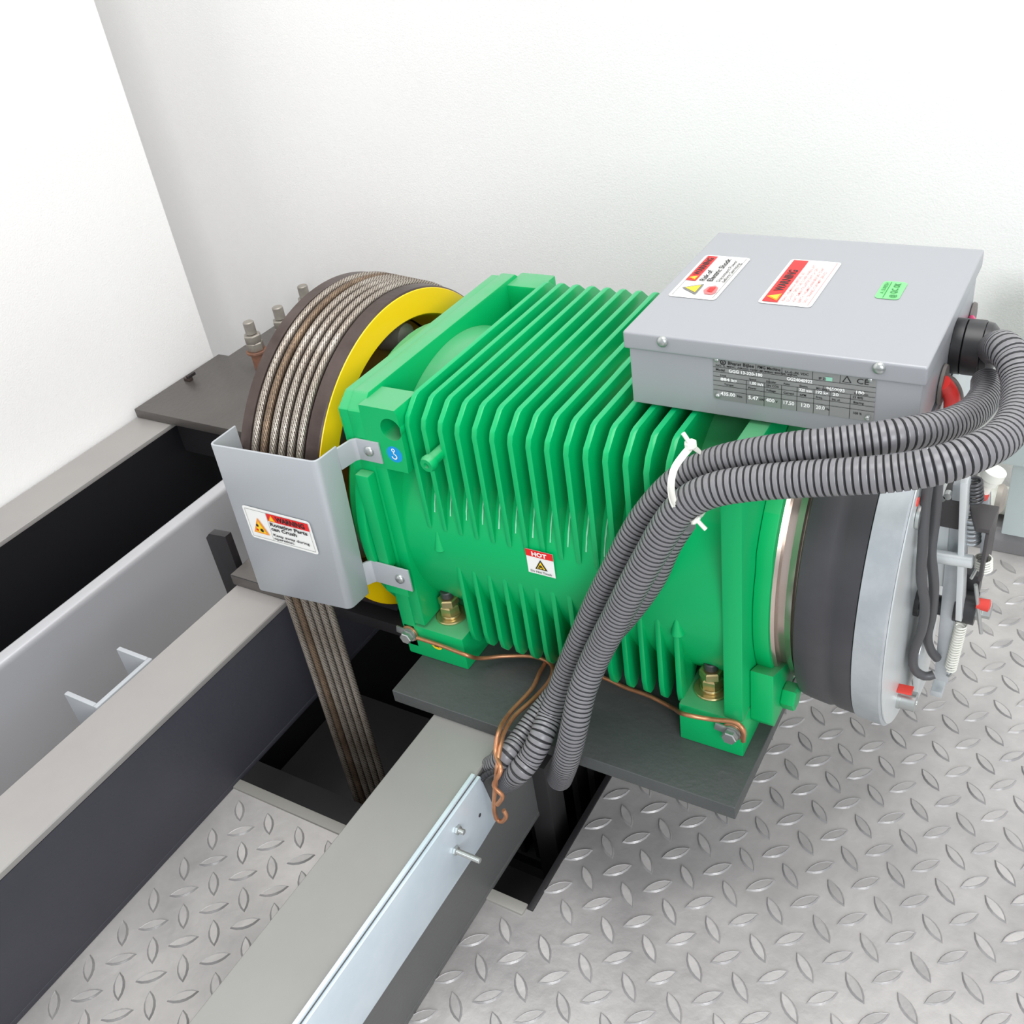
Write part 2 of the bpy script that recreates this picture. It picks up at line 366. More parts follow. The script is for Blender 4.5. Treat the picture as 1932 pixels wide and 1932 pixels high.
# top and bottom cooling fins
def arc(cy, cz, r, a0, a1, n): return [(cy + r * math.cos(math.radians(a0 + (a1 - a0) * k / n)), cz + r * math.sin(math.radians(a0 + (a1 - a0) * k / n))) for k in range(n + 1)]
FX0, FP = -.7175, .02425
YF, YB, ZT = .8215, 2 * AY - .8215, -.571
zin = .032
topprof = [(YF, AZ + zin + .0), (YF, ZT - .030), (YF + .004, ZT - .020), (YF + .026, ZT - .002), (YF + .034, ZT), (YB - .034, ZT), (YB - .026, ZT - .002), (YB, ZT - .024), (YB, AZ + zin)] + arc(AY, AZ, .197, 12, 168, 22)
botprof = [(YF, AZ - zin + .022), (YF, -.925), (YF + .003, -.944), (YF + .010, -.954), (YF + .020, -.956), (YF + .034, -.944), (YF + .052, -.925)] + arc(AY, AZ, .197, 220, 188, 6)
for k in range(15):
    x = FX0 + k * FP
    pr_ = topprof if k < 13 else [(YF, -.66 if k == 13 else -.622), (YF, ZT - .034), (YF + .008, ZT - .018), (YF + .026, ZT - .002), (YF + .034, ZT)] + topprof[5:-23] + arc(AY, AZ, .197, 12, 146 if k == 13 else 140, 20)
    MB().prism(pr_, 'x', x, x + .0078, greenf).build('cooling_fin', hm, bevel=.0022, seg=2)
for k in range(15):
    x = -0.684 + k * .0236
    if x > -.372: continue
    MB().prism(botprof, 'x', x, x + .0075, greenf).build('cooling_fin', hm, bevel=.0022, seg=2)
for k in range(12):                                                 # glints on the housing between the fins, painted as pale strips
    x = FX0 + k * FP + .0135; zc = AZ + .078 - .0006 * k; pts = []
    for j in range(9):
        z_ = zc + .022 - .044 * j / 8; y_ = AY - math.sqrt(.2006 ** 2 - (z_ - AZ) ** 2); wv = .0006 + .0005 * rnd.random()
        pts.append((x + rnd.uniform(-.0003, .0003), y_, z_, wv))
    mb = MB(); mb.add([(p[0] - p[3], p[1], p[2]) for p in pts] + [(p[0] + p[3], p[1], p[2]) for p in pts], [(j, j + 1, 9 + j + 1, 9 + j) for j in range(8)], glint_m); mb.build('painted_glint', hm)
# conical bosses at the seam
for x in (-.7035, -.372):
    MB().rev((x, .8235, AZ + .028 if x < -.5 else -.80), (0, 0, -1), [(0, .002), (.028, .0085), (.031, .006)], green, 12).build('drip_boss', hm)
# left end flange
def flange_prof(r, hw, zt, zb):
    a = math.degrees(math.acos(hw / r))
    P = [(AY + hw - .022, zt), (AY + hw, zt - .016)]
    P += [p for p in arc(AY, AZ, r, a, -180 - a + .01, 40) if p[1] > zb]
    # clip the round part at the feet
    up = [p for p in P]
    return up + [(AY - hw, zt - .016), (AY - hw + .022, zt)]
fp = flange_prof(.234, .202, -.572, -.985)
MB().prism([(.8355, -.572), (.8145, -.590), (.8145, -.985), (1.2255, -.985), (1.2255, -.590), (1.2045, -.572)], 'x', -.7985, -.7745, green).build('end_flange', hm, bevel=.003)
MB().prism([(p[0] , p[1]) for p in flange_prof(.226, .2035, -.575, -.985)], 'x', -.8145, -.7990, green).build('flange_step', hm, bevel=.002)
# bearing housing between flange and rope wheel
MB().rev((-.8148, AY, AZ), (-1, 0, 0), [(0, .199), (.030, .199), (.034, .196), (.0341, .12), (.052, .11)], green, 64).build('bearing_housing', hm)
# front face block with the round hole
hb = MB()
hx, hz, hr = -.7335, -.6065, .0155
n = 32; y0, y1 = .8138, .862
x0b, x1b, z0b, z1b = -.7765, -.719, -.668, -.578
out = []; inn = []
for k in range(n):
    t_ = 2 * math.pi * k / n; c_, s_ = math.cos(t_), math.sin(t_)
    q = min((x1b - hx) / c_ if c_ > 1e-6 else ((x0b - hx) / c_ if c_ < -1e-6 else 9), (z1b - hz) / s_ if s_ > 1e-6 else ((z0b - hz) / s_ if s_ < -1e-6 else 9))
    out.append((hx + c_ * q, hz + s_ * q)); inn.append((hx + hr * c_, hz + hr * s_))
V = [(p[0], y0, p[1]) for p in out] + [(p[0], y0, p[1]) for p in inn] + [(p[0], y1, p[1]) for p in inn] + [(p[0], y1, p[1]) for p in out]
F = []
for k in range(n):
    k2 = (k + 1) % n
    F += [(k, k2, n + k2, n + k), (n + k, n + k2, 2 * n + k2, 2 * n + k), (3 * n + k, 3 * n + k2, k2, k)]
F.append([2 * n + k for k in range(n)])
hb.add(V, F, green); hb.build('lifting_eye_block', hm)
MB().box(x0b, x1b, 2 * AY - .862, 2 * AY - y0, z0b, z1b, green).build('lifting_eye_block', hm, bevel=.003)
MB().prism([(.8150, -.6685), (.8150, -.9375), (.90, -.9375), (.90, -.6685)], 'x', -.776, -.756, green).build('front_pad', hm, bevel=.003)
MB().prism([(-.7985, -.676), (-.7765, -.676), (-.7785, -.828), (-.7965, -.828)], 'y', .7985, .8142, green).build('raised_strip', hm, bevel=.003)
MB().box(-.7965, -.758, .7995, .8142, -.872, -.834, green).build('guard_lug', hm, bevel=.002)
# grease nipple boss
MB().rev((-.671, .840, -.632), (-.1, -1, -.10), [(0, .0075), (.034, .0085), (.0341, .0105), (.040, .0112), (.044, .0095), (.0441, .004), (.040, .003)], green, 12).build('plug_boss', hm)
# feet
def foot(x0, x1, yy0, yy1, zt):
    MB().box(x0, x1, yy0, yy1, -.9998, zt, green).build('foot', hm, bevel=.0025)
foot(-.797, -.694, .8145, .893, -.942); foot(-.372, -.289, .8145, .893, -.938)
foot(-.797, -.694, 1.147, 1.2255, -.942); foot(-.372, -.289, 1.147, 1.2255, -.938)
# right end plate with its upright post
MB().prism([(.8145, -.9375), (1.2255, -.9375), (1.2255, -.60), (1.20, -.572), (.84, -.572), (.8145, -.60)], 'x', -.3135, -.2895, green).build('end_plate', hm, bevel=.003)
DY, DZ = 1.06, -.80
rg = flange_prof
ringp = []
for k in range(60):
    a = 2 * math.pi * k / 60; r_ = .215
    if abs(((math.degrees(a) - 146 + 180) % 360) - 180) < 16: r_ = .215 + .006
    ringp.append((DY + r_ * math.cos(a), max(DZ + r_ * math.sin(a), -.9995)))
MB().prism(ringp, 'x', -.2890, -.2700, green).build('end_ring', hm, bevel=.002)
MB().prism([(.838, -.872), (.905, -.905), (.926, -.945), (.905, -.965), (.846, -.965), (.840, -.955)], 'x', -.2890, -.2605, green).build('ring_ear', hm, bevel=.002)
MB().hexa((-.2600, .880, -.940), (1, 0, 0), .0175, .017, green, .2).build('ear_bolt', hm)
ch = MB().rev((-.2699, DY, DZ), (1, 0, 0), [(0, .209), (.004, .207), (.0045, .196), (.014, .195), (.0145, .202), (.022, .204), (.0225, .194), (.0275, .194)], chrome, 96)
ch.build('chrome_collar', hm)
dr = MB().rev((-.2422, DY, DZ), (1, 0, 0), [(0, .214), (.0025, .220), (.012, .222), (.034, .2245), (.040, .2225), (.046, .2250), (.068, .2270), (.0685, .20)], black_r, 96)
dr.build('brake_drum_band', hm, ang=50)
# brake disc
BY, BZ = 1.06, -.80
bd = MB().rev((-.1735, BY, BZ), (1, 0, 0), [(0, .227), (.0008, .229), (.0310, .2315), (.0330, .229), (.0332, .20)], steel2, 96)
bd.build('brake_plate', hm, ang=30)
MB().rev((-.1402, BY, BZ), (1, 0, 0), [(0, .2275), (.0015, .2275), (.0016, .19)], steel, 96).build('plate_face', hm)
# sheave
SX0, SX1, SR, SR1 = -.993, -.862, .2535, .2435
SZ = -.784
sh = MB()
def cone(x): return SR + (SR1 - SR) * (x - SX0) / (SX1 - SX0)
sh.rev((SX0, AY, SZ), (1, 0, 0), [(0, .205), (.0, SR - .002), (.002, SR), (.0180, cone(SX0 + .018)), (.020, cone(SX0 + .02) - .0065), (.1080, cone(SX0 + .108) - .0065), (.1100, cone(SX0 + .11)), (.1290, SR1), (.1310, SR1 - .002)], rim_m, 128, caps=False)
she = sh.build('rope_wheel', hm, ang=25, label='brown iron rope wheel')
yl = MB().rev((SX1, AY, SZ), (1, 0, 0), [(.0, SR1 - .0022), (.0012, SR1 - .003), (.0013, .2045), (-.0015, .202), (-.075, .194)], yellow, 128, caps=False)
yl.build('yellow_rim', she, ang=40, label='yellow painted side rim of the rope wheel')
MB().rev((SX0, AY, SZ), (1, 0, 0), [(.012, .206), (.0121, .02), (.050, .02), (.0501, .193)], ochre, 64, caps=False).build('wheel_web', she)
for a in (70, 142, 214, 286, 358):
    t_ = math.radians(a); y_, z_ = AY + .165 * math.cos(t_), SZ + .165 * math.sin(t_)
    MB().rev((SX1 - .076, y_, z_), (1, 0, 0), [(0, .024), (.040, .021), (.046, .012)], dusty, 16).build('hub_bolt', she)
# mounting bolts
def mount(x, y, z):
    b = MB().cyl((x, y, z), (x, y, z + .0035), .0225, brass, 32, .001).build('washer', hm, label='yellowish zinc washer')
    MB().cyl((x, y, z + .0036), (x, y, z + .0075), .0145, brass, 28, .0008).build('spring_washer', b)
    MB().hexa((x, y, z + .0077), (0, 0, 1), .0150, .016, brass, .35).build('nut', b)
    MB().hexa((x, y, z + .0239), (0, 0, 1), .0150, .012, brass, .7).build('lock_nut', b)
    MB().cyl((x, y, z + .0361), (x, y, z + .0475), .0093, stud, 20, .0015).build('stud', b)
mount(-.736, .853, -.9418); mount(-.343, .853, -.9378)
# earth lugs
def earth(x, z, s_):
    b = MB().cyl((x, .8143, z), (x, .8115, z), .0135, copper, 24, .0004).build('earth_washer', hm, label='copper earthing washer')
    MB().rev((x, .8113, z), (0, -1, 0), [(0, .0115), (.003, .0115)], zinc, 20).build('plain_washer', b)
    MB().hexa((x, .8082, z), (0, -1, 0), .0098, .0095, zinc, .2).build('bolt_head', b)
    MB().prism([(x, z + .008), (x - .020 * s_, z + .011), (x - .022 * s_, z - .001), (x, z - .004)], 'y', .8085, .8112, zinc).build('cable_lug', b, bevel=.0008)
earth(-0.7856, -0.9583, 1); earth(-0.3022, -0.9569, 1)
# small yellow earth disc
es = Sticker((-0.7417, 0.8143, -0.9697), (1, 0, 0), (0, 0, 1), (0, -1, 0))
es.poly([(.0085 * math.cos(k * math.pi / 12), .006 * math.sin(k * math.pi / 12)) for k in range(24)], l_yel)
es.rect(-.004, -.0008, .004, .0006, l_blk, 2); es.rect(-.0006, -.0008, .0006, .004, l_blk, 2)
es.mb.build('earth_disc', hm, label='small yellow earthing symbol disc')
# HOT label
hs = Sticker((-0.5672, 0.8195, -0.7863), (1, 0, 0), (0, 0, 1), (0, -1, 0)); Wd, Ht = .0385, .0375
hs.rect(0, 0, Wd, Ht, paper); hl = hs.mb.build('hot_label', hm, label='small white label headed HOT on red')
hs = Sticker((-0.5672, 0.8195, -0.7863), (1, 0, 0), (0, 0, 1), (0, -1, 0))
hs.rect(0, Ht - .0105, Wd, Ht, l_red, 2); hs.text('HOT', .0085, Ht - .0083, .0062, l_wht, width=.0215, lv=3, bold=.04)
hs.tri(.0110, .0085, .0175, .0155, l_yel, l_blk, 2); hs.text('\u2668', .015, .0105, .005, l_blk, lv=3)
hs.text('Do Not Touch', .004, .0030, .0032, l_blk, width=.030, lv=3)
hs.mb.build('print', hl)
# blue sticker with a hook sign
bs = Sticker((-0.7365, 0.8143, -0.6427), (1, 0, 0), (0, 0, 1), (0, -1, 0))
bs.poly([(.0118 * math.cos(k * math.pi / 16), .0118 * math.sin(k * math.pi / 16)) for k in range(32)], l_blu)
bl = bs.mb.build('round_label', hm, label='round blue sticker with a white hook sign')
bs = Sticker((-0.7365, 0.8143, -0.6427), (1, 0, 0), (0, 0, 1), (0, -1, 0))
hk = []
for k in range(15):
    a = math.radians(100 - k * 20); hk.append((.0035 * math.cos(a) - .0005, .0035 * math.sin(a) - .003))
for k in range(14):
    p, q = hk[k], hk[k + 1]; dx, dy = q[0] - p[0], q[1] - p[1]; l_ = math.hypot(dx, dy); nx, ny = -dy / l_ * .0009, dx / l_ * .0009
    bs.poly([(p[0] + nx, p[1] + ny), (q[0] + nx, q[1] + ny), (q[0] - nx, q[1] - ny), (p[0] - nx, p[1] - ny)], l_wht, 2)
bs.rect(-.0014, .0005, .0004, .004, l_wht, 2)
for k in range(10):
    a0, a1 = math.radians(k * 36), math.radians(k * 36 + 36)
    bs.poly([(-.0005 + .0028 * math.cos(a0), .0062 + .0028 * math.sin(a0)), (-.0005 + .0028 * math.cos(a1), .0062 + .0028 * math.sin(a1)), (-.0005 + .0014 * math.cos(a1), .0062 + .0014 * math.sin(a1)), (-.0005 + .0014 * math.cos(a0), .0062 + .0014 * math.sin(a0))], l_wht, 2)
bs.mb.build('hook_sign', bl)

# ------------------------------------------------------------------ brake gear on the right end
br = thing('brake_gear', 'steel brake levers, springs and black bracket on the right end of the machine', 'brake', (-.10, 1.05, -1.05))
def pb_(name, mb, bevel=0., label=None, ang=35): return mb.build(name, br, bevel=bevel, label=label, ang=ang)
lv = MB()
def bar(mb, p0, p1, wv, tv, mt):
    p0, p1, wv, tv = Vector(p0), Vector(p1), Vector(wv), Vector(tv)
    V = [p + a * wv + b * tv for p in (p0, p1) for a in (-1, 1) for b in (-1, 1)]
    mb.add(V, [(0, 1, 3, 2), (4, 6, 7, 5), (0, 4, 5, 1), (2, 3, 7, 6), (0, 2, 6, 4), (1, 5, 7, 3)], mt); return mb
pb_('lever', bar(MB(), (-0.1068, 1.0, -0.665), (-0.1015, 1.0, -0.766), (.008, 0, 0), (0, .013, 0), steel2), .001)
pb_('lever', bar(MB(), (-0.1037, 1.0, -0.7666), (-0.0972, 1.0, -0.9553), (.008, 0, 0), (0, .013, 0), steel2), .001)
pb_('lever_strip', bar(MB(), (-0.103, 0.985, -0.6511), (-0.0869, 0.985, -0.8414), (.0035, 0, 0), (0, .012, 0), steel), .001)
pb_('cross_rod', MB().cyl((-0.1488, 0.975, -0.758), (-0.0817, 0.975, -0.7534), .0078, steel, 24, .001), label='bright round cross rod')
pb_('drum_hub', MB().rev((-0.149, 1.0, -0.8464), (1, 0, 0), [(0, .022), (.002, .022), (.0025, .0195), (.016, .0195), (.017, .012), (.040, .012)], blackp, 40), label='black round hub boss')
pb_('hub_collar', MB().rev((-0.0951, 1.0, -0.8398), (1, 0, 0), [(0, .0195), (.0005, .020), (.023, .020), (.0235, .012)], blackp, 40))
pb_('castle_nut', MB().rev((-0.0749, 1.0, -0.8384), (1, 0, 0), [(0, .0145), (.010, .0145), (.0102, .0105), (.018, .0105), (.019, .008)], zinc, 6, .3))
pb_('paint_mark', MB().rev((-0.0717, 0.984, -0.8179), (1, .0, 0), [(0, .0065), (.013, .0075), (.0145, .003)], red_p, 14), label='red marking paint on the nut')
pb_('cotter_pin', MB().cyl((-0.0757, 0.98, -0.7884), (-0.0617, 0.98, -0.8578), .0022, zinc, 10))
pb_('disc_bolt', MB().rev((-0.1389, 0.95, -0.9651), (1, 0, 0), [(0, .0135), (.004, .0135), (.0042, .0125), (.021, .0125), (.022, .0112), (.0222, .007), (.016, .006)], zinc, 28), label='cap screw at the bottom of the brake plate')
pb_('paint_mark', bar(MB(), (-0.1385, 0.938, -0.937), (-0.1214, 0.938, -0.9358), (0, .007, 0), (0, 0, .0014), red_p), .0005)
pb_('disc_bolt', MB().rev((-0.1475, 0.93, -0.6716), (1, 0, 0), [(0, .016), (.003, .016), (.0035, .0128), (.009, .0128), (.0095, .0155), (.013, .0155), (.0135, .006)], zinc, 28))
pb_('paint_mark', MB().rev((-0.1431, 0.92, -0.648), (1, 0, 0), [(0, .006), (.006, .005)], red_p, 8))
pb_('mounting_ear', MB().prism([(1.00, -1.015), (1.06, -1.035), (1.085, -1.01), (1.10, -.88), (1.03, -.80), (.965, -.90)], 'x', -.1285, -.1225, steel), .001)
pb_('coil_body', MB().box(-.1245, -.106, .99, 1.09, -.81, -.7225, steel), .002, 'grey coil housing')
pb_('coil_clamp', MB().box(-.124, -.102, .985, 1.095, -.722, -.685, darkb), .002)
for q in ((-0.1168, 0.98, -0.6716), (-0.1224, 0.98, -0.6756)): pb_('clamp_screw', MB().cyl(q, (q[0], q[1] - .008, q[2]), .0042, zinc, 12))
bk = MB()
TB = [(-0.0996, 1.0127, -0.7), (-0.0672, 1.0132, -0.7), (-0.0697, 0.966, -0.7), (-0.0843, 0.9658, -0.7)]
V, F = [Vector(p) for p in TB] + [Vector(p) - Vector((0, 0, .006)) for p in TB], [(0, 1, 2, 3), (7, 6, 5, 4), (0, 4, 5, 1), (1, 5, 6, 2), (2, 6, 7, 3), (3, 7, 4, 0)]
bk.add(V, F, darkb)
q1, q2 = Vector(TB[1]), Vector(TB[2]); dn_ = Vector((0, 0, -.066)); off = Vector((-.004, 0, 0)); g_ = Vector((0, 0, -.0062))
V = [q1 + g_, q2 + g_, q2 + g_ + dn_, q1 + g_ + dn_]; V += [v + off for v in V]
bk.add(V, [(0, 1, 2, 3), (7, 6, 5, 4), (0, 4, 5, 1), (1, 5, 6, 2), (2, 6, 7, 3), (3, 7, 4, 0)], darkb)
pb_('black_bracket', bk, .0015, 'black folded bracket')
pb_('bracket_block', MB().box(-.096, -.074, 1.01, 1.04, -.84, -.80, blackp), .002)
def spring(name, p0, p1, r, wr, turns, mt):
    p0, p1 = Vector(p0), Vector(p1); d = p1 - p0; dn = d.normalized(); u = dn.orthogonal().normalized(); v = dn.cross(u)
    pts = [p0 + d * (k / (turns * 12)) + u * (r * math.cos(k * math.pi / 6)) + v * (r * math.sin(k * math.pi / 6)) for k in range(turns * 12 + 1)]
    mb = MB(); mb.sweep(pts, lambda L_, t: wr, 6, mt, ds=r * .45); return pb_(name, mb, ang=60)
spring('spring', (-0.0958, 1.0, -0.6626), (-0.0911, 1.0, -0.6889), .0075, .0018, 6, stud)
spring('spring', (-0.0905, 0.99, -0.7019), (-0.0868, 0.99, -0.7375), .0075, .0018, 6, steel2)
spring('return_spring', (-0.0843, 0.985, -0.8538), (-0.0885, 0.985, -0.9293), .0062, .0012, 18, white_p)
spring('small_spring', (-0.0727, 0.985, -0.7524), (-0.0707, 0.985, -0.7685), .0085, .0013, 5, white_p)
pb_('spring_hook', MB().sweep([(-0.0749, 0.98, -0.7538), (-0.0785, 0.98, -0.7699), (-0.0815, 0.98, -0.7815)], lambda L_, t: .0018, 8, zinc))
pb_('spring_hook', MB().sweep([(-0.0888, 0.985, -0.9259), (-0.0851, 0.98, -0.9289), (-0.0885, 0.98, -0.9373), (-0.093, 0.985, -0.9382)], lambda L_, t: .0016, 8, zinc))
pb_('lever_foot', MB().box(-.107, -.093, .985, 1.012, -.982, -.973, steel2), .001)
pb_('release_pin', MB().rev((-0.0798, 1.04, -0.6729), (-0.27, 0.0, -0.963), [(0, .0125), (.010, .0125), (.0105, .010), (.018, .0095), (.019, .0065), (.036, .0065)], white_p, 28), label='white release pin with a red tip')
pb_('pin_tip', MB().cyl((-0.0889, 1.035, -0.7023), (-0.09, 1.035, -0.7069), .0078, red_p, 20))
pb_('thin_link', bar(MB(), (-0.0889, 1.06, -0.696), (-0.0768, 1.06, -0.8117), (.004, 0, 0), (0, .008, 0), steel2), .001)
pb_('round_cap', MB().rev((-0.0769, 1.08, -0.736), (1, 0, 0), [(0, .018), (.006, .018), (.010, .012)], dusty, 32))
# brake cables
def cable(name, pts, r, mt, label, cat='cable', group=None, n=10):
    o = MB().sweep(pts, lambda L_, t: r, n, mt, ds=.006).build(name, ang=70); return tag(o, label, cat, group)
cable('brake_cable', [(-0.1316, 0.93, -0.6254), (-0.1318, 0.93, -0.6624), (-0.1286, 0.925, -0.7071), (-0.1269, 0.93, -0.7545), (-0.1208, 0.94, -0.7992), (-0.1216, 0.95, -0.844), (-0.1286, 0.96, -0.8949), (-0.1257, 0.96, -0.9203), (-0.1134, 0.965, -0.9328), (-0.1031, 0.97, -0.93)], .0056, cable_m, 'left grey brake cable looping lowest beside the brake plate')
cable('brake_cable', [(-0.1252, 0.95, -0.6368), (-0.1232, 0.95, -0.6879), (-0.1221, 0.945, -0.7273), (-0.1153, 0.95, -0.7781), (-0.1152, 0.965, -0.8339), (-0.1178, 0.975, -0.8767), (-0.112, 0.98, -0.9032), (-0.1022, 0.985, -0.9201)], .0056, cable_m, 'right grey brake cable ending behind the steel lever')

# ------------------------------------------------------------------ terminal box
tb = thing('terminal_box', 'silver-grey terminal box with warning labels on top of the green machine', 'box', (-.29, 1.03, -.568))
LX0, LX1, LY0, LY1, LZ = -.4495, -.1385, .893, 1.182, -.478
MB().box(-.4455, -.1425, .899, 1.178, -.5675, -.499, box_m).build('box_body', tb, bevel=.002, seg=3)
ld = MB().box(LX0, LX1, LY0, LY1, -.4985, LZ, box_m); lid = ld.build('lid', tb, bevel=.0032, seg=4)
def screw(p, d, r, parent, name='screw'):
    p = Vector(p); d = Vector(d)
    MB().rev(p, d, [(-.001, r), (.0015, r), (.0035, r * .8), (.0045, r * .4)], zinc, 20).build(name, parent, ang=50)
screw((-.403, LY0, -.4845), (0, -1, 0), .0062, lid); screw((-.182, LY0, -.4845), (0, -1, 0), .0062, lid)
# labels on the lid: text runs away from the viewer (+y), its top points to -x
def lid_label(name, x0, x1, y0_, y1_, label, mt=paper):
    Wl, Hl = y1_ - y0_, x1 - x0
    s0 = Sticker((x1, y0_, LZ), (0, 1, 0), (-1, 0, 0), (0, 0, 1)); s0.poly(rounded(0, 0, Wl, Hl, .005), mt)
    o = s0.mb.build(name, tb, label=label)
    return o, Sticker((x1, y0_, LZ), (0, 1, 0), (-1, 0, 0), (0, 0, 1)), Wl, Hl
o, s_, Wl, Hl = lid_label('shock_label', -.437, -.381, .987, 1.107, 'white warning label, risk of electric shock')
s_.frame(.004, .004, Wl - .004, Hl - .004, .0006, l_gry, 2)
s_.rect(.044, Hl - .0165, Wl - .004, Hl - .004, l_red, 2.5); s_.tri(.045, Hl - .0150, .0125, .010, l_yel, l_org, 3); s_.text('WARNING', .0600, Hl - .0140, .0078, l_blk, width=.050, lv=3, bold=.03)
s_.text('Risk of', .045, Hl - .0265, .0068, l_blk, width=.030, lv=3, bold=.03); s_.text('Electric Shock', .045, Hl - .0355, .0068, l_blk, width=.066, lv=3, bold=.03)
s_.text('Disconnect Power', .045, .0115, .0048, l_blk, width=.062, lv=3); s_.text('before Servicing', .045, .0055, .0048, l_blk, width=.056, lv=3)
s_.tri(.008, .026, .029, .022, l_yel, l_gry, 3)
s_.poly([(.011, .008), (.018, .0055), (.030, .007), (.035, .012), (.031, .019), (.020, .021), (.012, .017)], l_pnk, 3); s_.poly([(.016, .010), (.030, .0095), (.028, .016), (.018, .0165)], l_red, 4)
s_.mb.build('print', o)
o, s_, Wl, Hl = lid_label('warning_label', -.335, -.277, .992, 1.114, 'white warning label printed in red beside the green tag')
s_.frame(.004, .004, Wl - .004, Hl - .004, .0006, l_pnk, 2)
s_.rect(.004, Hl - .021, Wl - .004, Hl - .004, l_red, 2.5); s_.tri(.0065, Hl - .0195, .019, .0145, l_yel, l_org, 3); s_.text('WARNING', .032, Hl - .0175, .0100, l_blk, width=.058, lv=3, bold=.03)
for k, (tx, wd) in enumerate((('READ THE MANUAL BEFORE USE', .078), ('DO NOT OPEN THE COVER WHEN LIVE', .100), ('WAIT 5 MINUTES AFTER SWITCH OFF', .092), ('EARTH THE MACHINE BEFORE START', .096), ('ONLY TRAINED STAFF MAY SERVICE', .084))):
    s_.text(tx, .007, Hl - .0270 - k * .0058, .0036, l_pnk, width=wd, lv=3)
s_.mb.build('print', o)
o, s_, Wl, Hl = lid_label('green_tag', -.2215, -.1965, 1.030, 1.075, 'small bright green inspection tag', l_grn)
s_.rect(.002, .016, .042, .0168, l_dgr, 2); s_.text('A. SURESH', .012, .0182, .0042, l_dgr, width=.028, lv=2); s_.text('Q.C. OK', .014, .0060, .0065, l_dgr, width=.026, lv=2, bold=.03); s_.text('@', .003, .0050, .0060, l_dgr, lv=2)
s_.mb.build('print', o)
# nameplate
np_ = Sticker((-.350, .8988, -.5475), (1, 0, 0), (0, 0, 1), (0, -1, 0)); NW, NH = .1655, .0515
np_.lv = .0005
np_.poly(rounded(0, 0, NW, NH, .0025), plate_s); npo = np_.mb.build('nameplate', tb, label='etched metal nameplate')
np_ = Sticker((-.350, .8988, -.5475), (1, 0, 0), (0, 0, 1), (0, -1, 0)); np_.lv = .0005
T = .0004
def H_(b, a0=0., a1=NW): np_.rect(a0, b - T / 2, a1, b + T / 2, l_blk, 2)
def V_(a, b0, b1): np_.rect(a - T / 2, b0, a + T / 2, b1, l_blk, 2)
rows = [.0385, .0330, .0275, .0225, .0170, .0115]
for b in rows[:2]: H_(b)
for b in rows[2:]: H_(b)
for a in (.036, .055, .073, .089, .106, .122, .142): V_(a, 0, .0275)
for a in (.046, .073, .104, .131): V_(a, .0385, NH)
V_(.060, .0275, .033); V_(.115, .0275, .033)
np_.text('Bharat Bijlee', .016, .0430, .0038, l_blk, width=.028, lv=2); np_.text('PMG Machine', .0475, .0430, .0034, l_blk, width=.024, lv=2)
for k in range(16):
    a0, a1 = k * math.pi / 8, (k + 1) * math.pi / 8
    np_.poly([(.011 + .0032 * math.cos(a0), .0448 + .0032 * math.sin(a0)), (.011 + .0032 * math.cos(a1), .0448 + .0032 * math.sin(a1)), (.011 + .0022 * math.cos(a1), .0448 + .0022 * math.sin(a1)), (.011 + .0022 * math.cos(a0), .0448 + .0022 * math.sin(a0))], l_blk, 2)
np_.text('B', .0098, .0434, .0028, l_blk, lv=2)
np_.text('NO. 2, MIDC, AIROLI, NAVI MUMBAI 400708, INDIA', .003, .0396, .0020, l_blk, width=.086, lv=2)
np_.text('Model', .003, .0344, .0028, l_blk, lv=2); np_.text('GGG 13-320-180', .017, .0342, .0036, l_wht, width=.036, lv=2, bold=.03)
np_.text('GG24040922', .078, .0342, .0036, l_wht, width=.026, lv=2, bold=.03); np_.text('9650093', .118, .0290, .0036, l_wht, width=.018, lv=2, bold=.03); np_.text('180', .146, .0290, .0038, l_wht, width=.009, lv=2, bold=.03)
np_.text('IP 21', .110, .0396, .0028, l_blk, lv=2); np_.rect(.1165, .0392, .1235, .0435, mint, 2)
np_.text('CE', .1465, .0405, .0058, l_blk, width=.012, lv=2, bold=.0); np_.tri(.133, .0402, .009, .0075, plate_s, l_blk, 2)
np_.text('U~/I~/N. VDC', .076, .0420, .0026, l_blk, width=.024, lv=2)
for a, tx in ((.008, 'Load'), (.039, 'Speed'), (.057, 'Encoder'), (.075, 'Poles'), (.091, 'Sheave'), (.108, 'M/c weight'), (.124, 'Duty'), (.145, 'Suspension')): np_.text(tx, a, .0285, .0022, l_blk, lv=2)
for a, tx, wd in ((.008, '884 kg', .018), (.039, '1.00 m/s', .015), (.091, '320 mm', .013), (.107, '192 kg', .013), (.1245, '20', .006)): np_.text(tx, a, .0236, .0034, l_wht, width=wd, lv=2, bold=.03)
for a, tx in ((.057, 'SIN COS'), (.144, 'S3 40%')): np_.text(tx, a, .0238, .0025, l_blk, lv=2)
for a, tx in ((.012, 'Torque'), (.038, 'Power'), (.057, 'Voltage'), (.075, 'Current'), (.092, 'RPM'), (.108, 'Freq.'), (.124, 'Ins. cl.'), (.145, 'Bearing')): np_.text(tx, a, .0182, .0024, l_blk, lv=2)
for a, tx, wd in ((.008, '435.00', .016), (.038, '5.47', .011), (.057, '400', .009), (.0745, '17.50', .012), (.0925, '120', .010), (.1085, '20.0', .009)): np_.text(tx, a, .0060, .0042, l_wht, width=wd, lv=2, bold=.03)
for a, tx in ((.026, 'Nm'), (.050, 'kW'), (.067, 'V'), (.118, 'Hz'), (.145, '100 %')): np_.text(tx, a, .0060, .0026, l_blk, lv=2)
np_.mb.build('print', npo)
for a, b in ((.005, .048), (.0055, .0055), (.160, .0475), (.160, .0045)): screw((-.350 + a, .8985, -.5475 + b), (0, -1, 0), .0030, npo, 'rivet')
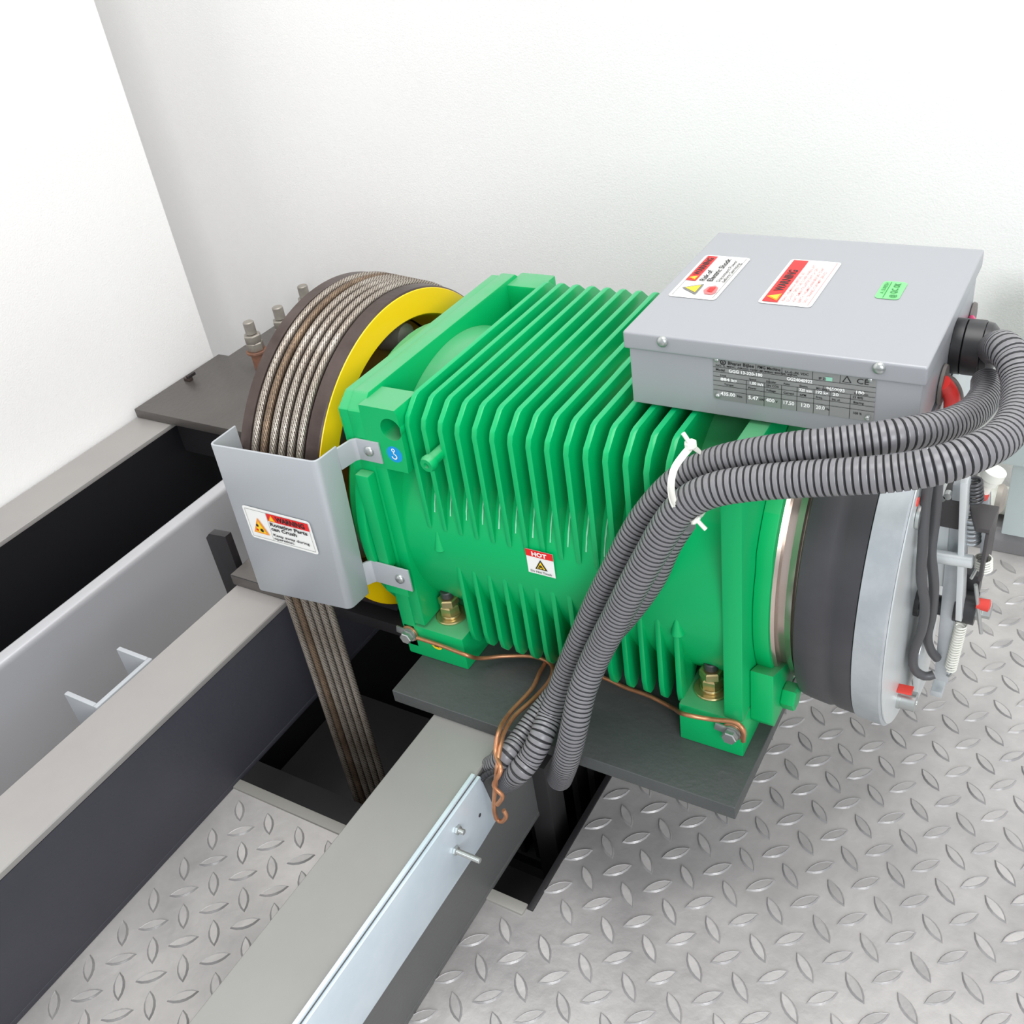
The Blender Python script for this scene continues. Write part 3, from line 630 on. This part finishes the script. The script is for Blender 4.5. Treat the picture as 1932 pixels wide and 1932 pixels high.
# right side: grommets, gland, wires
RX = -.1424
def disc(name, q, r, th, mt): return MB().rev(q, (1, 0, 0), [(0, r), (.001, r + .001), (th, r), (th + .0005, r * .6)], mt, 28).build(name, tb)
disc('grommet', (-0.142, 1.006, -0.556), .021, .004, grom); disc('grommet', (-0.142, 1.1705, -0.558), .019, .004, grom)
G = Vector((-0.142, 1.066, -0.5407))
gl = MB().rev(G, (1, 0, 0), [(0, .030), (.010, .030), (.0105, .027)], blackp, 32).build('gland_collar', tb)
MB().rev(G + Vector((.0107, 0, 0)), (1, 0, 0), [(0, .029), (.001, .0305), (.018, .0305), (.019, .029)], blackp, 12).build('gland_nut', gl)
MB().rev(G + Vector((.0299, 0, 0)), (1, 0, 0), [(0, .029), (.006, .028), (.011, .023), (.013, .017)], blackp, 32).build('gland_dome', gl)
G2 = G + Vector((.038, 0, 0))
def wire(pts, r, mt, name, label):
    tag(MB().sweep(pts, lambda L_, t: r, 10, mt, ds=.004).build(name, ang=70), label, 'wire')
wire([(-0.139, 0.9942, -0.5474), (-0.134, 1.0, -0.5566), (-0.1287, 1.0, -0.5677), (-0.1269, 1.0, -0.5885)], .0085, red_w, 'red_wire', 'thick red wire leaving the lower side hole of the terminal box')
wire([(-0.139, 1.0043, -0.5465), (-0.1328, 1.02, -0.5602), (-0.1255, 1.02, -0.5737), (-0.123, 1.02, -0.5959)], .0052, grom, 'grey_wire', 'thin grey wire arching behind the thick red wire')
wire([(-0.139, 1.1536, -0.5486), (-0.1303, 1.12, -0.5397), (-0.1261, 1.12, -0.5476), (-0.1224, 1.12, -0.5601)], .0035, pink_w, 'pink_wire', 'pink wire above the black cable gland')
wire([(-0.1187, 1.06, -0.5586), (-0.116, 1.06, -0.5678), (-0.111, 1.05, -0.5728)], .0042, green_w, 'green_wire', 'short green wire below the black cable gland')

# ------------------------------------------------------------------ corrugated conduits
def conduit(pts, r, label, pitch=.0064):
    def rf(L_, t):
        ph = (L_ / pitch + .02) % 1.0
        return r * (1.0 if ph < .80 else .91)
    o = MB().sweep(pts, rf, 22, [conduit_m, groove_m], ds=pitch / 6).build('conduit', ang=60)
    return tag(o, label, 'conduit', 'corrugated conduits over the green machine')
C1 = [tuple(G2), (-0.0875, 0.99, -0.4988), (-0.0723, 0.96, -0.4982), (-0.0619, 0.93, -0.5063), (-0.057, 0.88, -0.5085), (-0.0645, 0.84, -0.5101), (-0.0808, 0.81, -0.5099), (-0.1056, 0.79, -0.515), (-0.1378, 0.78, -0.5231), (-0.1764, 0.772, -0.5301), (-0.2223, 0.767, -0.5402), (-0.2656, 0.762, -0.5511), (-0.2982, 0.758, -0.563), (-0.3234, 0.756, -0.5818), (-0.3428, 0.754, -0.609), (-0.3652, 0.752, -0.6541), (-0.3897, 0.75, -0.7064), (-0.4159, 0.75, -0.7645), (-0.4432, 0.748, -0.8255), (-0.4587, 0.736, -0.8725), (-0.4663, 0.722, -0.9165), (-0.4763, 0.718, -0.9593), (-0.4911, 0.722, -1.0048), (-0.5188, 0.745, -1.0721)]
conduit(C1, .0172, 'front conduit, screwed into the black gland and lowest across the brake')
C2 = [(-0.0998, 1.02, -0.5552), (-0.0952, 0.98, -0.5472), (-0.0984, 0.93, -0.538), (-0.1093, 0.885, -0.5272), (-0.1264, 0.85, -0.518), (-0.149, 0.825, -0.5136), (-0.1872, 0.81, -0.5187), (-0.2322, 0.798, -0.5264), (-0.2827, 0.796, -0.544), (-0.3153, 0.796, -0.5604), (-0.344, 0.796, -0.5817), (-0.3704, 0.793, -0.612), (-0.3951, 0.79, -0.6505), (-0.4207, 0.785, -0.7032), (-0.4505, 0.783, -0.7665), (-0.4766, 0.778, -0.8292), (-0.5028, 0.772, -0.8956), (-0.5193, 0.752, -0.9491), (-0.5208, 0.72, -0.9693), (-0.5308, 0.704, -0.9938), (-0.5458, 0.69, -1.0161), (-0.592, 0.7159, -1.086)]
conduit(C2, .0158, 'rear conduit along the terminal box, ending at the middle of the three')
C3 = [(-0.3501, 0.805, -0.6463), (-0.3678, 0.803, -0.6815), (-0.3897, 0.803, -0.7364), (-0.425, 0.803, -0.7994), (-0.4694, 0.803, -0.866), (-0.5113, 0.797, -0.9236), (-0.5393, 0.78, -0.9648), (-0.5515, 0.75, -0.9822), (-0.5579, 0.722, -0.9916), (-0.5661, 0.695, -1.0003), (-0.606, 0.7007, -1.0479)]
conduit(C3, .0138, 'thinnest conduit, hidden behind the other two and ending leftmost')
tag(MB().sweep([(-0.5424, 0.7, -1.008), (-0.5618, 0.69, -1.0165), (-0.5755, 0.68, -1.0141), (-0.5892, 0.675, -1.0266), (-0.606, 0.6841, -1.0574)], lambda L_, t: .0042 * (1 if (L_ / .0045) % 1 < .55 else .8), 12, [blackp, groove_m], ds=.0009).build('small_conduit', ang=60), 'thin black corrugated sleeve beside the trunking end', 'conduit')
# cable ties
def tie(name, loop, head, tail, label):
    r = thing(name, label, 'cable tie', loop[0])
    MB().sweep(loop, lambda L_, t: .001, 8, white_p, ds=.003, flat=(.0010, .0036)).build('strap', r, ang=60)
    h0, h1 = Vector(head[0]), Vector(head[1]); MB().cyl(h0, h1, .0062, white_p, 8, .0015).build('tie_head', r)
    MB().sweep(tail, lambda L_, t: .0022, 8, white_p, ds=.003).build('tail', r)
tie('cable_tie', [(-0.3265, 0.775, -0.5295), (-0.3301, 0.762, -0.5337), (-0.3336, 0.75, -0.5409), (-0.3341, 0.742, -0.5543), (-0.3328, 0.742, -0.5727), (-0.3269, 0.745, -0.5873), (-0.3171, 0.75, -0.5947), (-0.3239, 0.8, -0.6228), (-0.3242, 0.81, -0.5929), (-0.325, 0.8, -0.5548), (-0.3261, 0.778, -0.5306)],
    ((-0.3268, 0.775, -0.5229), (-0.326, 0.775, -0.5306)), [(-0.3262, 0.772, -0.5234), (-0.3307, 0.772, -0.5159), (-0.3338, 0.772, -0.5117)], 'white cable tie around the conduits, upper tail standing up')
tie('cable_tie', [(-0.3131, 0.748, -0.5969), (-0.3241, 0.748, -0.597), (-0.3324, 0.746, -0.5886), (-0.3331, 0.7402, -0.5715), (-0.3343, 0.7395, -0.5558), (-0.3343, 0.745, -0.5428)],
    ((-0.3132, 0.746, -0.5917), (-0.31, 0.746, -0.5947)), [(-0.3092, 0.744, -0.5919), (-0.3039, 0.744, -0.5976), (-0.3002, 0.744, -0.6012)], 'white cable tie around the conduits, tail pointing down over the green casing')

# ------------------------------------------------------------------ copper earth wires
wr = .0030
A_ = [(-0.768, 0.806, -0.9551), (-0.7243, 0.806, -0.9564), (-0.6797, 0.8, -0.9526), (-0.6745, 0.8204, -0.975), (-0.6515, 0.8455, -0.985), (-0.6179, 0.8623, -0.988), (-0.5915, 0.8615, -0.986), (-0.5745, 0.8503, -0.986), (-0.5693, 0.8259, -0.988), (-0.5718, 0.7875, -0.985), (-0.577, 0.7472, -0.98), (-0.5664, 0.705, -0.9659), (-0.5564, 0.677, -0.9668), (-0.551, 0.66, -0.9757), (-0.5574, 0.655, -1.0136), (-0.5658, 0.655, -1.0544), (-0.5696, 0.66, -1.0838), (-0.5617, 0.66, -1.0851), (-0.5527, 0.66, -1.0695), (-0.5549, 0.66, -1.0578)]
tag(MB().sweep(A_, lambda L_, t: wr, 10, copper, ds=.004).build('earth_wire', ang=70), 'bare copper wire from the left foot, ending in a hook', 'wire')
B_ = [(-0.2861, 0.806, -0.9599), (-0.2833, 0.8, -0.934), (-0.2961, 0.803, -0.9278), (-0.327, 0.805, -0.9381), (-0.3592, 0.8, -0.9372), (-0.3938, 0.845, -0.985), (-0.4339, 0.8592, -0.992), (-0.4702, 0.8622, -0.993), (-0.502, 0.8675, -0.993), (-0.5481, 0.8726, -0.9965), (-0.5915, 0.8829, -0.9968), (-0.5914, 0.8479, -0.99), (-0.5845, 0.8067, -0.988), (-0.5873, 0.7531, -0.983), (-0.5687, 0.701, -0.9559), (-0.5615, 0.676, -0.9681), (-0.5422, 0.656, -0.9692), (-0.5517, 0.648, -0.9948), (-0.5418, 0.648, -1.0102), (-0.5545, 0.648, -1.0352)]
tag(MB().sweep(B_, lambda L_, t: wr, 10, copper, ds=.004).build('earth_wire', ang=70), 'bare copper wire from the right foot, running behind the conduits', 'wire')

# ------------------------------------------------------------------ rope guard
rgd = thing('rope_guard', 'folded silver-grey sheet guard in front of the rope wheel', 'guard', (-.9, .77, -.88))
GY = .744
gp_ = MB()
GP = [(-0.9883, 0.744, -0.6337), (-0.8027, 0.744, -0.6251), (-0.8168, 0.744, -0.8685), (-0.9941, 0.744, -0.8838)]
def slab(q, t_):
    V = [Vector(p) for p in q] + [Vector(p) + Vector(t_) for p in q]
    n = len(q); return V, [list(range(n))[::-1], list(range(n, 2 * n))] + [(i, (i + 1) % n, n + (i + 1) % n, n + i) for i in range(n)]
a, b, c, d = [Vector(p) for p in GP]
# bent section: left lip, front, right cheek as one folded sheet (profile points at top and bottom)
def fold(top, bot, mt, th=.0028):
    mb = MB(); n = len(top); V = list(top) + list(bot); F = [(i, i + 1, n + i + 1, n + i) for i in range(n - 1)]
    mb.add(V, F, mt); return mb
k_ = .007
top = [a + Vector((.0, .050, .0)), a + Vector((0, k_, 0)), a + Vector((k_ * .3, k_ * .3, 0)), a + Vector((k_, 0, 0))]
bot = [d + Vector((.0, .050, .0)), d + Vector((0, k_, 0)), d + Vector((k_ * .3, k_ * .3, 0)), d + Vector((k_, 0, 0))]
rb = .010
for j in range(6):
    t_ = math.pi / 2 * j / 5; o_ = Vector((-rb + rb * math.sin(t_), rb - rb * math.cos(t_), 0)); top.append(b + o_); bot.append(c + o_)
top += [b + Vector((.002, .040, 0))]; bot += [c + Vector((.002, .040, 0))]
gm = fold(top, bot, sheet); g_o = gm.build('cover', rgd, ang=60)
sm = g_o.modifiers.new('thick', 'SOLIDIFY'); sm.thickness = .0022; sm.offset = -1
bv = g_o.modifiers.new('bev', 'BEVEL'); bv.width = .0006; bv.segments = 2; bv.limit_method = 'ANGLE'
bx, cx_ = b + Vector((.002, .040, 0)), c + Vector((.002, .040, 0))
def strap(zt, zb, corner, name, yy=.8112, xe=-.7575):
    x0_ = corner.x; pts = [(x0_ - .0004, corner.y - .001), (x0_ + .004, yy - .005), (x0_ + .008, yy), (xe, yy), (xe, yy + .0026), (x0_ + .007, yy + .0026), (x0_ + .001, yy - .002), (x0_ - .0036, corner.y)]
    mb = MB(); mb.prism(pts, 'z', zb, zt, sheet); o = mb.build(name, rgd, bevel=.0008, ang=50); return o
t1 = strap(-0.6288, -0.6601, bx, 'upper_tab'); t2 = strap(-0.818, -0.8547, cx_ + Vector((.0, .0, .03)), 'lower_tab', .7955, -0.7454)
screw((-0.7742, 0.811, -0.6434), (0, -1, 0), .0072, t1); screw((-0.7615, 0.795, -0.8358), (0, -1, 0), .0072, t2)
# guard label
lw, lh = .1195, .0545
def GL(): return Sticker((-0.9622, 0.7425, -0.7777), (1, 0, 0), (0, 0, 1), (0, -1, 0))
s0 = GL(); s0.poly(rounded(0, 0, lw, lh, .005), paper); glb = s0.mb.build('crush_label', rgd, label='white warning label, rotating parts can crush')
s1 = GL(); s1.frame(.004, .004, lw - .004, lh - .004, .0005, l_gry, 2); s1.rect(.0415, .004, .0420, lh - .004, l_gry, 2)
s1.rect(.043, lh - .0165, lw - .0035, lh - .0040, l_red, 2.5); s1.tri(.0450, lh - .0155, .0125, .0105, l_yel, l_org, 3); s1.text('WARNING', .0590, lh - .0140, .0080, l_blk, width=.050, lv=3, bold=.04)
s1.text('Rotating Parts', .0445, lh - .0240, .0058, l_blk, width=.066, lv=3, bold=.03); s1.text('can Crush', .0445, lh - .0315, .0058, l_blk, width=.045, lv=3, bold=.03)
s1.text('Keep away during', .0445, .0135, .0042, l_blk, width=.064, lv=3, bold=.02); s1.text('operation.', .0445, .0075, .0042, l_blk, width=.036, lv=3, bold=.02)
s1.tri(.0095, .0120, .028, .0265, l_yel, l_org, 3); 
for (ca, cb, cr) in ((.0200, .0255, .0028), (.0262, .0185, .0036)):
    s1.poly([(ca + (cr if k % 2 else cr * .72) * math.cos(k * math.pi / 8), cb + (cr if k % 2 else cr * .72) * math.sin(k * math.pi / 8)) for k in range(16)], l_blk, 4)
s1.poly([(.0150, .0165), (.0185, .0155), (.0205, .0185), (.0170, .0205)], l_red, 4)
s1.mb.build('print', glb)

# ------------------------------------------------------------------ six wire ropes over the wheel
names = ['wire rope next to the dark far rim of the rope wheel', 'second wire rope from the far rim, the brownest one', 'third wire rope counted from the far rim', 'third wire rope counted from the yellow rim', 'second wire rope counted from the yellow rim', 'wire rope nearest the yellow rim of the wheel']
RR = .0055
def rope(x, mt, label):
    pts = []; RW = cone(x) - .0065 + RR * .97
    for k in range(41):
        a = math.pi * k / 40; pts.append((x, AY + RW * math.cos(a), SZ + RW * math.sin(a)))
    yb = pts[0][1]; pts = [(x, yb, -1.55), (x, yb, -1.2), (x, yb, -.95)] + pts
    yf = pts[-1][1]; pts += [(x, yf, -.93), (x, yf, -1.1), (x, yf, -1.30), (x, yf, -1.62)]
    lay = .052
    def rf(L_, t): return RR * (.80 + .20 * abs(math.cos(4 * (t + 2 * math.pi * L_ / lay))))
    mb = MB(); mb.sweep(pts, rf, 32, [mt, rope_g], ds=.00115, local=RR * .885); o = mb.build('wire_rope', ang=180)
    tag(o, label, 'rope', 'wire ropes over the rope wheel')
for k in range(6):
    rope(SX0 + .0270 + k * .0148, rope_b if k == 1 else rope_a, names[k])

# ------------------------------------------------------------------ galvanised trunking along the beam
tk = thing('cable_trunking', 'galvanised trunking strip fixed along the side of the trunking beam', 'trunking', (-.59, .2, -1.13))
MB().prism([(-.6, -1.0235), (.672, -1.0235), (.690, -1.127), (.640, -1.131), (-.6, -1.131)], 'x', -.5962, -.5915, galv).build('side_strip', tk, bevel=.0006)
MB().box(-.6015, -.5963, -.6, .668, -1.0210, -1.0170, galv).build('top_lip', tk, bevel=.0006)
def tscrew(q, ln):
    q = Vector(q); q.x = -.5914
    MB().hexa(q, (1, 0, 0), .0065, .004, zinc).build('nut', tk)
    mb = MB(); pr_ = []
    for k in range(int(ln / .0016)): pr_ += [(.004 + k * .0016, .0040), (.004 + k * .0016 + .0008, .0033)]
    mb.rev(q, (1, 0, 0), pr_, zinc, 12); mb.build('screw_thread', tk)
tscrew((-0.5914, 0.5925, -1.0778), .036); tscrew((-0.5914, 0.6056, -1.0519), .008)
MB().cyl((-0.5914, 0.6536, -1.08), tuple(Vector((-0.5914, 0.6536, -1.08)) + Vector((.0006, 0, 0))), .0028, stud, 14).build('punched_hole', tk)

# ------------------------------------------------------------------ background at the right
kc = MB()
kc.prism([(1.655, FZ), (1.655, FZ + .028), (1.668, FZ + .045), (1.70, FZ + .052), (1.75, FZ + .052), (1.781, FZ + .052), (1.781, FZ)], 'x', -.30, 2.4, kgrey)
tag(kc.build('floor_curb', bevel=.004, ang=50), 'low grey rounded curb at the foot of the back wall', 'curb')
tag(MB().cyl((-.16, 1.70, FZ + .085), (2.3, 1.70, FZ + .085), .026, white_p, 28, .004).build('pipe'), 'white pipe running along the curb at the right edge', 'pipe')
tag(MB().box(-.115, .22, 1.60, 1.64, -1.02, -.72, panel_b).box(-.10, -.06, 1.6405, 1.70, FZ + .0525, -.73, panel_b).build('pale_panel', bevel=.003), 'pale blue-grey panel standing behind the brake at the right edge', 'panel')
